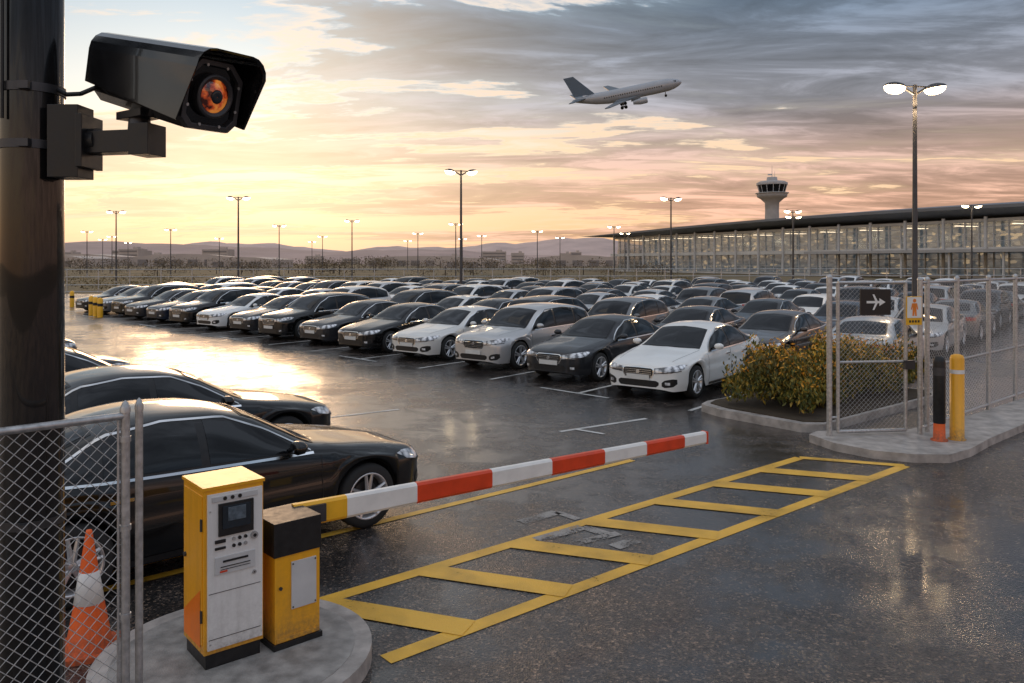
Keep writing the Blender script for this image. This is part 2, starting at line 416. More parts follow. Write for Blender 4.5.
    ut=p['under_t']; side([(a,z_+.010) for a,z_ in ut],[(a,z_-.006) for a,z_ in ut],.008,C_ch,28,1)
    for (s0,s1,y0,y1,mat_) in p['screens']:
        for off,gr,mt in((.004,.03,C_tr),(.008,0,mat_)):
            def fn(u,v,gr=gr):
                s_=s0-gr+(s1-s0+2*gr)*v; yy=(y0+(y1-y0)*v+gr)
                bow=(.10*(1-(2*u-1)**2))*(1 if s0<LN/2 else -1)*(1-v if s0<LN/2 else v)
                return (LN/2-s_+bow,(2*u-1)*yy,3)
            patch(fn,(0,0,-1),off,mt,16,10)
    hz=p['hz']
    front([.36,.55,.70,.80,.85],[hz-.065,hz-.065,hz-.050,hz-.012,hz+.02],[hz+.03,hz+.06,hz+.085,hz+.105,hz+.092],.006,M_hl,20,5)
    front([.36,.83],[hz-.078,hz-.022],[hz-.066,hz-.008],.008,C_tr,12,1)
    front([-.35,-.30,0,.30,.35],[hz-.10,hz-.17,hz-.18,hz-.17,hz-.10],[hz+.02,hz+.04,hz+.045,hz+.04,hz+.02],.005,C_ch,20,5,sym=False)
    front([-.33,-.285,0,.285,.33],[hz-.09,hz-.155,hz-.165,hz-.155,hz-.09],[hz+.005,hz+.022,hz+.028,hz+.022,hz+.005],.009,C_tr,20,5,sym=False)
    for k in range(4):
        z_=hz-.130+.038*k; front([-.30,.30],[z_]*2,[z_+.010]*2,.014,C_ch,10,1,sym=False)
    front([-.46,-.40,.40,.46],[.33,.28,.28,.33],[.38,.41,.41,.38],.005,C_tr,16,3,sym=False)
    front([.52,.58,.72,.78],[.31,.28,.30,.36],[.38,.43,.46,.45],.005,C_tr,10,3)
    front([.585,.675],[.335,.335],[.39,.39],.012,M_hl,4,2)
    front([-.26,.26],[.415]*2,[.52]*2,.02,C_plate,4,2,sym=False)
    front([.40,.55,.70,.84],[p['tz']-.02,p['tz']-.04,p['tz']-.05,p['tz']-.03],[p['tz']+.09,p['tz']+.09,p['tz']+.085,p['tz']+.06],.006,C_tail,14,4,rear=True)
    front([-.26,.26],[p['tz']-.12]*2,[p['tz']-.01]*2,.012,C_plate,4,2,rear=True,sym=False)
    front([-.55,.55],[.30]*2,[.42]*2,.005,C_tr,10,2,rear=True,sym=False)
    h=bv.ray_cast(Vector((3.5,0,hz-.05)),Vector((-1,0,0)))
    if h[0] is not None: bld.cyl((h[0].x+.008,0,hz-.05),(h[0].x+.024,0,hz-.05),.045,.042,16,C_ch)
    for s_ in p['seams']:
        side([(s_,p['beltz'](s_)-.01),(s_+.009,p['beltz'](s_)-.01)],[(s_,.28),(s_+.009,.28)],.0035,C_tr,1,10)
    side([(WF+AR+.03,.272),(WR-AR-.03,.272)],[(WF+AR+.03,.215),(WR-AR-.03,.215)],.006,C_tr,12,1)
    for sg in(-1,1):
        def fn(u,v,sg=sg): return (LN/2-(.32+u*1.0),sg*(.60+.12*u+.007*v),3)
        patch(fn,(0,0,-1),.003,C_tr,14,1)
    for sg in(-1,1):
        for s_ in p['handles']:
            h=bv.ray_cast(Vector((LN/2-s_,sg*1.6,.80)),Vector((0,-sg,0)))
            if h[0] is not None: bld.box((LN/2-s_,h[0].y+sg*.012,.80),(.19,.03,.028),C_ch)
        ms=p['mirror']; x0=LN/2-ms[0]
        prof=[(-.085,.001),(-.08,.05),(-.04,.085),(.02,.09),(.055,.07),(.06,.001)]
        sv=len(bld.v); bld.lathe(prof,14,P_white,'X',c=(0,0,0))
        for k in range(sv,len(bld.v)):
            v=bld.v[k]; bld.v[k]=(x0-v[0]*.9,sg*.985+v[1]*1.15,ms[1]+v[2]*.75)
        bld.box((x0-.0,sg*.90,ms[1]-.03),(.05,.12,.03),C_tr)
    for wc in(WF,WR):
        for sg in(-1,1):
            cy=sg*.79; cx=LN/2-wc; k=wr/.33
            bld.lathe([(-.11*sg,.215*k),(-.11*sg,.29*k),(-.085*sg,.325*k),(-.03*sg,.33*k),(.03*sg,.33*k),(.085*sg,.325*k),(.108*sg,.29*k),(.108*sg,.235*k)],36,C_tyre,'Y',c=(cx,cy,wr))
            bld.lathe([(.108*sg,.238*k),(.114*sg,.232*k),(.10*sg,.216*k),(.02*sg,.20*k)],36,C_rim,'Y',c=(cx,cy,wr))
            bld.lathe([(.02*sg,.20*k),(.02*sg,.001)],24,C_under,'Y',c=(cx,cy,wr))
            bld.lathe([(.03*sg,.145*k),(.035*sg,.001)],24,M_steel,'Y',c=(cx,cy,wr))
            bld.lathe([(.03*sg,.05),(.09*sg,.048),(.10*sg,.03),(.10*sg,.001)],16,C_rim,'Y',c=(cx,cy,wr))
            for n_ in range(10):
                t=2*math.pi*(n_//2)/5+(.17 if n_%2 else -.17)+.3
                t0=2*math.pi*(n_//2)/5+(.35 if n_%2 else -.35)*.6+.3
                pa=Vector((cx+math.cos(t0)*.04,cy+sg*.085,wr+math.sin(t0)*.04)); pb=Vector((cx+math.cos(t)*.225*k,cy+sg*.10,wr+math.sin(t)*.225*k))
                bld.cyl(pa,pb,.024,.016,5,C_rim,smooth=False)
    return bld.mesh('parked_car_'+p['name'])
beltS=[(0,.60),(.1,.645),(.3,.69),(.9,.80),(1.3,.865),(2.5,.915),(3.5,.955),(4.2,.975),(4.6,.95),(4.75,.80)]
PS=dict(name='sedan',L=4.75,wheels=(.87,3.70),wr=.338,
 zt=[(0,.64),(.03,.695),(.1,.74),(.3,.80),(.7,.875),(1.15,.94),(1.38,.985),(1.75,1.19),(2.1,1.355),(2.45,1.43),(2.85,1.45),(3.2,1.42),(3.6,1.31),(4.0,1.145),(4.2,1.085),(4.55,1.065),(4.68,1.03),(4.75,.90)],
 zb=beltS,w=[(0,.36),(.015,.50),(.05,.63),(.12,.74),(.25,.825),(.5,.885),(.9,.905),(1.6,.915),(3.4,.915),(4.0,.90),(4.4,.865),(4.62,.80),(4.71,.70),(4.75,.50)],
 g=[(0,0),(1.2,0),(1.5,.25),(2.0,1),(3.3,1),(3.8,.5),(4.15,0),(4.75,0)],
 under_b=[(1.50,.90),(2.0,.915),(2.5,.93),(3.0,.945),(3.5,.965),(3.98,1.0)],
 under_t=[(1.52,.915),(1.95,1.17),(2.35,1.335),(2.9,1.365),(3.4,1.30),(3.97,1.015)],
 win=[([(1.66,.955),(1.90,1.12),(2.2,1.265),(2.55,1.335)],[(1.62,.93),(2.0,.94),(2.3,.95),(2.55,.957)]),
      ([(2.63,1.337),(2.95,1.34),(3.25,1.305),(3.42,1.262)],[(2.63,.96),(2.9,.967),(3.2,.98),(3.46,.99)]),
      ([(3.50,1.235),(3.6,1.19),(3.75,1.115),(3.88,1.045)],[(3.54,1.0),(3.65,1.005),(3.75,1.01),(3.88,1.03)])],
 screens=[(1.44,2.10,.66,.52,M_glassd),(3.48,4.03,.48,.58,M_glassd)],
 hz=.625,tz=.82,seams=[1.42,2.585,3.50],beltz=lambda s:float(tab(beltS,np.array([s]))[0]),handles=[2.42,3.33],mirror=(1.74,1.0))
PV=dict(name='suv',L=4.6,wheels=(.86,3.56),wr=.365,rw=.74,
 zt=[(0,.74),(.03,.82),(.1,.88),(.3,.94),(.7,1.0),(1.05,1.05),(1.22,1.09),(1.55,1.33),(1.85,1.51),(2.2,1.60),(2.8,1.64),(3.4,1.62),(3.9,1.56),(4.15,1.50),(4.3,1.36),(4.45,1.12),(4.54,1.0),(4.6,.86)],
 zb=[(0,.68),(.1,.74),(.3,.80),(.9,.90),(1.3,.95),(2.5,1.0),(3.5,1.03),(4.2,1.05),(4.5,.95),(4.6,.76)],
 w=[(0,.42),(.015,.56),(.05,.68),(.12,.77),(.25,.845),(.5,.895),(.9,.915),(1.6,.92),(3.4,.92),(4.0,.905),(4.3,.875),(4.48,.81),(4.56,.72),(4.6,.55)],
 g=[(0,0),(1.05,0),(1.35,.3),(1.75,1),(4.05,1),(4.3,.7),(4.45,.1),(4.6,0)],
 under_b=[(1.36,.99),(2.0,1.01),(2.6,1.03),(3.2,1.045),(3.7,1.06),(4.15,1.09)],
 under_t=[(1.38,1.0),(1.72,1.29),(2.15,1.50),(2.9,1.545),(3.6,1.50),(4.13,1.36)],
 win=[([(1.52,1.07),(1.72,1.24),(2.0,1.41),(2.4,1.50)],[(1.48,1.02),(1.8,1.03),(2.1,1.04),(2.4,1.045)]),
      ([(2.48,1.508),(2.8,1.52),(3.1,1.51),(3.35,1.49)],[(2.48,1.05),(2.8,1.055),(3.1,1.065),(3.35,1.07)]),
      ([(3.43,1.48),(3.65,1.46),(3.85,1.41),(4.0,1.36)],[(3.43,1.075),(3.65,1.08),(3.85,1.09),(4.02,1.11)])],
 screens=[(1.26,1.88,.70,.60,M_glassd),(4.12,4.40,.60,.66,M_glassd)],
 hz=.735,tz=.93,seams=[1.34,2.44,3.38],beltz=lambda s:.97,handles=[2.27,3.2],mirror=(1.58,1.10))
ME_S=sedan(PS); ME_V=sedan(PV)
def car(me,x,y,heading,pnt,name='parked_car'):
    o=bpy.data.objects.new(name,me); scene.collection.objects.link(o)
    o.location=(x,y,0); o.rotation_euler=(0,0,heading)
    o.material_slots[0].link='OBJECT'; o.material_slots[0].material=pnt
    return o
HD=AX+math.pi
first=[(ME_S,P_white),(ME_S,P_dgrey),(ME_V,P_silver),(ME_S,P_pearl),(ME_S,P_black),(ME_S,P_dgrey),(ME_V,P_black),(ME_S,P_dgrey),(ME_S,P_white),(ME_V,P_black),(ME_S,P_navy),(ME_S,P_dgrey),(ME_V,P_black),(ME_S,P_grey),(ME_S,P_black)]
for i,(me,pt) in enumerate(first):
    c=C0+rowd*i+(ax*random.uniform(-.12,.2) if i else -ax*.40)
    car(me,c.x,c.y,HD+(R(random.uniform(-1.2,1.2)) if i else 0),pt)
pal=[P_white]*9+[P_pearl]*3+[P_silver]*7+[P_black]*5+[P_dgrey]*4+[P_grey]*3+[P_navy]*1+[P_brown]*1
offs=[5.2,11.6,16.8,23.2,28.4,34.8,40.0,46.4,51.6]
fp=Vector((6.3,12.4)); fd=Vector((.743,.669)); fn_=Vector((-.669,.743))
for r_,of in enumerate(offs):
    for i in range(-34,20):
        c=C0+rowd*i+ax*of+Vector((random.uniform(-.1,.1),random.uniform(-.15,.15)))
        if c.y>68 or c.y<8: continue
        if (c-fp).dot(fn_)<3.2: continue
        uu=c.x/c.y
        if uu>.78 or uu<-.50 : continue
        if c.x<-25 : continue
        if random.random()<.03: continue
        hd=HD if r_%2 else HD+math.pi*(random.random()<.4)
        car(ME_V if random.random()<.3 else ME_S,c.x,c.y,hd+R(random.uniform(-1.5,1.5)),random.choice(pal))
for nose,pt,me,hdg in [(Vector((-1.50,9.66)),P_black,ME_S,44),(Vector((-3.05,12.25)),P_black,ME_S,42),(Vector((-5.9,14.9)),P_black,ME_S,41),(Vector((-8.3,17.2)),P_dgrey,ME_S,40),(Vector((-11.0,20.2)),P_black,ME_V,40)]:
    hv=Vector((math.cos(R(hdg)),math.sin(R(hdg)))); c=nose-hv*2.375; car(me,c.x,c.y,R(hdg),pt)

# ---------------------------------------------------------------- round kerb island with machines
b=MB()
pts=[(-1.9+.92*math.cos(t),5.52+.92*math.sin(t)) for t in np.linspace(0,2*math.pi,49)[:-1]]
b.poly_prism(pts,0,.12,M_conc); 
pts2=[(-1.9+.80*math.cos(t),5.52+.80*math.sin(t)) for t in np.linspace(0,2*math.pi,49)[:-1]]
b.poly_prism(pts2,.115,.124,simple('kerb_infill_concrete',(.30,.28,.26),.7,nscale=7,var=.4,bump=.5))
b.obj('kerb_island',bevel=.02)

KA=R(40)
b=MB(); W,DP,H=.40,.40,1.18
b.box((W/2,DP/2,.05),(W-.03,DP-.03,.10),M_blkm)
b.box((W/2,DP/2,(H+.10)/2),(W,DP,H-.10),M_yp)
b.box((W/2+.0,DP/2,H+.008),(W+.02,DP+.02,.022),M_yp)
b.box((W/2+.004,-.006,.64),(W-.030,.018,H-.16),M_wp)
b.box((W/2,-.018,1.115),(W-.09,.008,.035),M_gp)
for k in range(3): b.cyl((.13+.05*k,-.020,1.115),(.13+.05*k,-.026,1.115),.013,.013,12,M_blkm)
b.box((.205,-.022,.975),(.235,.016,.215),M_blkm); b.box((.205,-.033,.99),(.19,.008,.15),M_scr)
b.box((.205,-.039,1.01),(.12,.004,.09),simple('lcd_display',(.10,.13,.16),.2,nscale=25,var=.5))
b.box((.10,-.020,.835),(.07,.012,.022),M_blkm); b.box((.10,-.020,.79),(.07,.012,.016),M_blkm)
for k in range(3):
    for j in range(2): b.cyl((.19+.04*k,-.015,.835-.045*j),(.19+.04*k,-.027,.835-.045*j),.012,.011,10,M_blkm if (k+j)%3 else M_galv)
b.cyl((.33,-.015,.83),(.33,-.03,.83),.026,.024,18,M_galv); b.cyl((.33,-.03,.83),(.33,-.032,.83),.012,.012,12,M_blkm)
b.box((.20,-.018,.675),(.27,.012,.115),M_gp); b.box((.20,-.026,.70),(.17,.006,.014),M_blkm); b.box((.20,-.026,.665),(.20,.005,.006),M_blkm); b.box((.20,-.026,.648),(.20,.005,.004),M_blkm); b.box((.12,-.026,.635),(.05,.005,.012),M_rp)
b.cyl((.33,-.016,.58),(.33,-.024,.58),.014,.014,12,M_galv); b.cyl((.33,-.024,.58),(.33,-.026,.58),.005,.005,8,M_blkm)
for zz_ in (.17,1.04): b.cyl((.035,-.015,zz_),(.035,-.02,zz_),.006,.006,8,M_galv)
b.box((W/2,-.0165,.50),(W-.05,.004,.004),M_blkm); b.box((W/2,-.0165,.20),(W-.05,.004,.004),M_blkm)
b.box((-.002,DP/2,.65),(.008,DP-.05,H-.2),M_yp)
M_of=simple('orange_vinyl',(.85,.20,.01),.4,var=.1)
b.add([(-.0085,.05,.14),(-.0085,.37,.14),(-.0085,.37,.30),(-.0085,.05,.52)],[(0,1,2,3)],M_of)
for zz_ in (.35,.95): b.cyl((-.008,.03,zz_-.04),(-.008,.03,zz_+.04),.009,.009,8,M_steel)
b.cyl((-.004,.34,.68),(-.02,.34,.68),.016,.016,12,M_steel)
b.obj('ticket_machine',(-2.01,5.22,.124),KA,bevel=.006)

KA=R(42)
b=MB(); W,DP,H=.34,.36,.86
b.box((W/2,DP/2,.02),(W+.03,DP+.03,.04),M_blkm)
b.box((W/2,DP/2,.34),(W,DP,.60),M_yp)
b.box((W/2,DP/2,.755),(W+.018,DP+.018,.235),M_blkm)
b.box((.215,-.004,.42),(.19,.012,.33),M_gp)
b.box((W/2,-.003,.06),(W-.02,.01,.03),M_yp)
b.cyl((.04,-.002,.42),(.04,-.012,.42),.012,.012,12,M_steel)
for x_,z_ in((.13,.27),(.30,.27),(.13,.57),(.30,.57)): b.cyl((x_,-.01,z_),(x_,-.014,z_),.006,.006,8,M_steel)
b.obj('barrier_cabinet',(-1.63,5.50,.124),KA,bevel=.010)

b=MB(); P0=Vector((-1.55,5.97,.92)); P1=Vector((2.06,8.58,.93)); ln=(P1-P0).length; ang=math.atan2(P1.y-P0.y,P1.x-P0.x)
br=[-.02,.074,.211,.377,.526,.672,.799,.924,1.0]; cm=[M_yb,M_wb,M_rp,M_wb,M_rp,M_wb,M_rp,M_wb]
def bw(t): return .088-.024*t
for k in range(8):
    a,c=br[k],br[k+1]; vs=[]
    for t in(a,c):
        h=bw(t); d=.035
        sec=[(-d,-h+.02),(-d,h-.02),(-d+.015,h),(d-.015,h),(d,h-.02),(d,-h+.02),(d-.015,-h),(-d+.015,-h)]
        vs+=[(t*ln,y_,z_) for y_,z_ in sec]
    b.add(vs,[(j,(j+1)%8,8+(j+1)%8,8+j) for j in range(8)]+([(0,1,2,3,4,5,6,7)] if k==0 else []),cm[k])
    if k==7: b.add(vs[8:],[(7,6,5,4,3,2,1,0)],M_rp)
b.box((ln+.012,0,0),(.022,.08,.13),M_rp)
b.box((.02,-.03,0),(.26,.06,.13),M_steel)
b.cyl((.0,-.18,0),(.0,.05,0),.035,.035,14,M_steel)
b.obj('barrier_arm',P0,ang)

# ---------------------------------------------------------------- traffic cone
b=MB()
b.box((0,0,.02),(.40,.40,.04),M_or)
b.lathe([(.04,.165),(.07,.15),(.36,.098)],28,M_or)
b.lathe([(.36,.098),(.362,.101),(.58,.066),(.582,.063)],28,simple('reflective_white',(.75,.75,.74),.35,var=.08))
b.lathe([(.582,.063),(.86,.022),(.875,.018),(.875,.001)],28,M_or)
b.obj('traffic_cone',(-3.04,5.75,0),R(20))

# ---------------------------------------------------------------- chain-link fences
def chain(b,p0,p1,z0,z1,pitch,r,mat):
    p0=Vector((p0[0],p0[1],0));p1=Vector((p1[0],p1[1],0));W=(p1-p0).length;d=(p1-p0)/W;H=z1-z0
    def P(s_,z_,o): 
        n=Vector((-d.y,d.x,0))*o; q=p0+d*s_+n; return (q.x,q.y,z0+z_)
    k=-H
    while k<W:
        for sg in(1,-1):
            if sg==1: lo=max(0,-k);hi=min(H,W-k)
            else: lo=max(0,k+H-W); hi=min(H,k+H)
            if hi-lo>.01:
                f=(lambda z_:k+z_) if sg==1 else (lambda z_:k+H-z_)
                b.cyl(P(f(lo),lo,sg*r*.8),P(f(hi),hi,sg*r*.8),r,r,4,mat,caps=False)
        k+=pitch
def post(b,x,y,h,r,mat=None):
    mat=mat or M_galv
    b.cyl((x,y,0),(x,y,h),r,r,14,mat); b.lathe([(h,r*1.15),(h+.02,r*1.1),(h+.045,r*.6),(h+.055,.001)],14,mat,c=(x,y,0))
def tube(b,p,q,r): b.cyl(p,q,r,r,10,M_galv)
b=MB(); fx,fy=-1.75,3.62; dl=Vector((-.7071,-.7071))
def FL(s_): return (fx+dl.x*s_,fy+dl.y*s_)
for s_ in (0,2.4): post(b,*FL(s_),2.12,.020)
post(b,fx+.03,fy+.07,2.12,.017)
tube(b,(*FL(-.0),2.105),(*FL(2.4),2.105),.017); tube(b,(*FL(0),.12),(*FL(2.4),.12),.017)
chain(b,FL(0.02),FL(2.4),.1,2.105,.058,.0018,M_wire)
for z_ in (.4,.8,1.2,1.6,2.0): b.cyl((*FL(0),z_-.012),(*FL(0),z_+.012),.025,.025,14,M_galv)
tube(b,(*FL(.03),.1),(*FL(.03),2.10),.006)
b.obj('chain_link_fence')
b=MB(); F0=Vector((6.35,12.45)); FH=2.52
def FR(s_): q=F0+fd*s_; return (q.x,q.y)
for s_ in [0,.28,1.55,3.1,4.6,6.1,7.6,9.1,10.6]: post(b,*FR(s_),FH,.038)
tube(b,(*FR(0),FH-.04),(*FR(10.6),FH-.04),.024); tube(b,(*FR(0),.22),(*FR(10.6),.22),.024); tube(b,(*FR(.28),1.15),(*FR(10.6),1.15),.018)
chain(b,FR(.28),FR(10.6),.2,FH-.04,.075,.0024,M_wire)
b.obj('chain_link_fence')
b=MB(); G0=Vector((4.90,12.35)); G1=Vector((6.15,12.50)); gd=(G1-G0).normalized()
post(b,G0.x,G0.y,FH+.04,.042); q0=G0+gd*.14; q1=G1
for q_ in(q0,q1): b.cyl((q_.x,q_.y,.18),(q_.x,q_.y,FH-.04),.028,.028,12,M_galv)
for z_ in(.18,FH-.04): tube(b,(q0.x,q0.y,z_),(q1.x,q1.y,z_),.028)
tube(b,(q0.x,q0.y,1.25),(q1.x,q1.y,1.25),.02)
chain(b,q0,q1,.18,FH-.04,.075,.0024,M_wire)
for z_ in(.4,1.9): tube(b,(G0.x,G0.y,z_),(q0.x,q0.y,z_),.018)
b.box((q1.x+.04,q1.y-.03,1.2),(.16,.06,.14),M_steel,rz=math.atan2(gd.y,gd.x))
b.obj('chain_link_gate')
b=MB(); M_sw=simple('sign_white',(.80,.80,.78),.45,var=.04); M_sb=simple('sign_black',(.010,.010,.011),.4,var=.2)
b.box((0,0,0),(.50,.02,.40),M_sb)
def arr(pts,mat,y=-.0125): b.add([(p[0],y,p[1]) for p in pts],[tuple(range(len(pts)))],mat)
arr([(-.15,.018),(.06,.018),(.06,.06),(.16,0),(.06,-.06),(.06,-.018),(-.15,-.018)],M_sw)
arr([(.03,.018),(-.01,.018),(-.055,.12),(-.025,.12)],M_sw,-.0145); arr([(.03,-.018),(-.025,-.12),(-.055,-.12),(-.01,-.018)],M_sw,-.0145)
sg=G0+gd*.72; b.obj('direction_sign',(sg.x+.01,sg.y-.05,2.18),math.atan2(gd.y,gd.x))
b=MB(); M_sy=simple('sign_yellow',(.84,.46,.02),.45,var=.05); M_so=simple('sign_orange',(.80,.22,.02),.45)
b.box((0,0,0),(.27,.015,.44),M_sy); b.box((0,-.010,.05),(.25,.006,.32),M_sw)
hd_=[(.0+.030*math.cos(t),-.0145,.155+.030*math.sin(t)) for t in np.linspace(0,2*math.pi,15)[:-1]]
b.add(hd_,[tuple(range(14))],M_so)
b.add([(-.045,-.0145,.115),(-.065,-.0145,.02),(-.045,-.0145,.015),(-.03,-.0145,.07),(-.04,-.0145,-.08),(-.008,-.0145,-.08),(0,-.0145,.0),(.008,-.0145,-.08),(.04,-.0145,-.08),(.03,-.0145,.07),(.045,-.0145,.015),(.065,-.0145,.02),(.045,-.0145,.115)],[tuple(range(13))],M_so)
for k in range(4): b.box((-.075+.05*k,-.009,-.165),(.03,.004,.035),M_sb)
b.obj('warning_sign',(6.20,12.34,2.05),R(12))

b=MB()
out=[(4.62,12.45),(4.78,11.85),(5.15,11.38),(5.6,11.16),(6.1,11.14),(6.6,11.50),(7.3,12.2),(8.6,13.35),(11.0,15.5),(15.0,19.1),(14.6,19.7),(8.2,14.15),(6.4,12.85),(4.85,12.7)]
b.poly_prism(out,0,.12,M_conc)
b.obj('kerb_island',bevel=.02)
b=MB()
b.lathe([(0,.125),(.015,.125),(.02,.10),(1.22,.10),(1.27,.085),(1.29,.04),(1.29,.001)],24,M_yp); b.lathe([(1.0,.102),(1.06,.102)],24,M_wb)
b.obj('yellow_bollard',(6.72,12.08,.12))
b=MB()
b.lathe([(0,.12),(.02,.12),(.03,.085),(.26,.08)],24,M_or); b.lathe([(.26,.08),(.27,.085),(1.18,.085),(1.24,.075),(1.27,.04),(1.27,.001)],24,M_blkm)
b.lathe([(.98,.087),(1.10,.087)],24,M_steel); b.obj('black_bollard',(6.42,12.02,.12))

b=MB(); bed=[(3.55,15.0),(3.75,14.45),(4.75,13.15),(5.1,13.1),(8.6,16.1),(8.7,16.6),(7.4,18.0),(6.9,17.9),(3.75,15.35)]
b.poly_prism(bed,0,.14,M_conc)
M_soil=simple('soil',(.06,.042,.025),.95,var=.4,bump=.6)
cb=Vector((6.1,15.5)); inner=[tuple(cb+(Vector(p)-cb)*.93) for p in bed]
b.poly_prism(inner,.135,.16,M_soil); b.obj('planter_kerb',bevel=.015)

def leaves(name,centres,mat,zmin=.02,up=0):
    V=[];
    for (c,rad,n,size) in centres:
        d=np.random.normal(size=(n,3)); d/=np.linalg.norm(d,axis=1)[:,None]; rr=np.random.uniform(.45,1.05,(n,1))**.6
        p=np.array(c)+d*rr*np.array(rad)
        a=np.random.normal(size=(n,3)); a[:,2]=np.abs(a[:,2])+up; a/=np.linalg.norm(a,axis=1)[:,None]
        e=np.cross(a,np.random.normal(size=(n,3))); e/=np.linalg.norm(e,axis=1)[:,None]
        s_=size*np.random.uniform(.6,1.3,(n,1))
        V.append(np.stack([p-a*s_,p-e*s_*.40,p+a*s_,p+e*s_*.40],1).reshape(-1,3))
    V=np.concatenate(V); V[:,2]=np.maximum(V[:,2],zmin); n=len(V)//4
    me=bpy.data.meshes.new(name); me.from_pydata(V.tolist(),[],[(4*k,4*k+1,4*k+2,4*k+3) for k in range(n)])
    me.materials.append(mat); o=bpy.data.objects.new(name,me); scene.collection.objects.link(o); return o
M_hedge=leafmat('hedge_leaves',[(.04,.055,.012),(.09,.11,.02),(.17,.16,.025),(.30,.22,.03),(.46,.28,.03)])
M_flow=leafmat('hedge_flowers',[(.70,.30,.02),(.88,.48,.04),(.82,.26,.02)],.5,.9,1.1)
cl=[];fl=[]
e1=Vector((3.8,14.85)); e2=Vector((4.95,13.4)); fdv=Vector((.748,.663))
for k in range(420):
    s_=random.uniform(0,4.9); t_=random.uniform(0.05,.95); q_=e1+(e2-e1)*t_+fdv*(s_+.15)
    h=.80+.14*math.sin(q_.x*3.1)+.10*math.sin(q_.y*5)+random.uniform(-.22,.24)
    cl.append(((q_.x,q_.y,h*.70+.05),(.18,.18,h*.42),75,.046))
    if random.random()<.8: fl.append(((q_.x,q_.y,h*1.06+.04),(.15,.15,.14),11,.034))
leaves('hedge',cl,M_hedge,up=.8); leaves('hedge_flowers',fl,M_flow)

# ---------------------------------------------------------------- big pole + CCTV
b=MB(); px,py=-2.25,3.75
b.cyl((px,py,0),(px,py,7.5),.137,.130,48,M_blk); b.cyl((px,py,0),(px,py,.03),.26,.26,24,M_blk)
for z_ in(3.60,3.34,1.6): b.cyl((px,py,z_-.02),(px,py,z_+.02),.141,.141,48,M_steel); b.box((px+.05,py-.143,z_),(.05,.03,.035),M_steel)
b.cyl((px-.05,py-.142,3.45),(px-.05,py-.142,7.5),.008,.008,8,M_blkm)
b.obj('camera_pole')
b=MB()
T=Matrix.Translation((px,py,0))
b.M=T
b.box((.215,-.06,3.35),(.14,.14,.33),M_blkm); b.box((.30,-.06,3.35),(.03,.19,.24),M_blkm)
b.cyl((.30,-.07,3.35),(.36,-.08,3.355),.06,.06,16,M_blkm)
b.box((.46,-.10,3.345),(.30,.10,.10),M_blkm,rz=R(-12)); b.box((.60,-.13,3.35),(.10,.13,.14),M_blkm,rz=R(-12))
b.cyl((.56,-.12,3.39),(.56,-.12,3.46),.05,.045,18,M_steel); b.box((.56,-.12,3.465),(.20,.11,.035),M_blkm,rz=R(-35))
pp=[(.14,-.03,3.60),(.19,-.05,3.575),(.25,-.04,3.58),(.33,.02,3.64)]
for a,c in zip(pp[:-1],pp[1:]): b.cyl(a,c,.011,.011,8,M_blkm)
yaw=math.atan2(-.60,.80); 
BM=Matrix.Translation((.70,-.13,3.60))@Matrix.Rotation(yaw,4,'Z')@Matrix.Rotation(R(15),4,'Y')@Matrix.Diagonal((1.10,1.22,1.36,1))
b.M=T@BM
def octa(x_,w_,h_,zc=0,ch=.28):
    c=ch*min(w_,h_)
    return [(x_,-w_+c,zc-h_),(x_,w_-c,zc-h_),(x_,w_,zc-h_+c),(x_,w_,zc+h_-c*1.6),(x_,w_-c*1.6,zc+h_),(x_,-w_+c*1.6,zc+h_),(x_,-w_,zc+h_-c*1.6),(x_,-w_,zc-h_+c)]
secs=[octa(-.40,.085,.085),octa(-.385,.105,.105),octa(.30,.112,.112)]
vs=[v for s_ in secs for v in s_]
b.add(vs,[(i*8+j,i*8+(j+1)%8,(i+1)*8+(j+1)%8,(i+1)*8+j) for i in range(2) for j in range(8)]+[tuple(range(8))[::-1]],M_blk)
def shield(x_,w_,h_,zl): 
    o=[(x_,-w_,zl)]; c=.065
    for k in range(5):
        t=math.pi-(math.pi/2)*k/4; o.append((x_,-w_+c+c*math.cos(t),h_-c+c*math.sin(t)))
    for k in range(5):
        t=math.pi/2-(math.pi/2)*k/4; o.append((x_,w_-c+c*math.cos(t),h_-c+c*math.sin(t)))
    o.append((x_,w_,zl)); return o
s1=shield(-.43,.125,.130,-.05); s2=shield(.43,.135,.145,-.03); s1i=shield(-.43,.118,.123,-.05); s2i=shield(.42,.128,.138,-.03)
K=len(s1)
s2[0]=(.34,-.135,-.09); s2[-1]=(.34,.135,-.09); s2i[0]=(.335,-.128,-.09); s2i[-1]=(.335,.128,-.09)
vs=s1+s2+s1i+s2i
fs=[(j,j+1,K+j+1,K+j) for j in range(K-1)]+[(2*K+j+1,2*K+j,3*K+j,3*K+j+1) for j in range(K-1)]+[(K+j,K+j+1,3*K+j+1,3*K+j) for j in range(K-1)]+[(j+1,j,2*K+j,2*K+j+1) for j in range(K-1)]+[(0,K,3*K,2*K),(K-1,3*K-1,4*K-1,2*K-1)]
b.add(vs,fs,M_blk)
bz=octa(.30,.112,.112); bz2=octa(.325,.108,.108); bz3=octa(.325,.092,.092); bz4=octa(.305,.088,.088)
vs=bz+bz2+bz3+bz4
b.add(vs,[(i*8+j,i*8+(j+1)%8,(i+1)*8+(j+1)%8,(i+1)*8+j) for i in range(3) for j in range(8)],M_steel)
b.add(bz4,[tuple(range(8))],M_glassd)
b.lathe([(.306,.070),(.340,.070),(.345,.062),(.335,.052)],32,M_steel,'X')
M_lens,ntl,bl=newmat('lens_painted_reflection'); tcl=N(ntl,'ShaderNodeTexCoord'); nl=noise(ntl,16,3); 
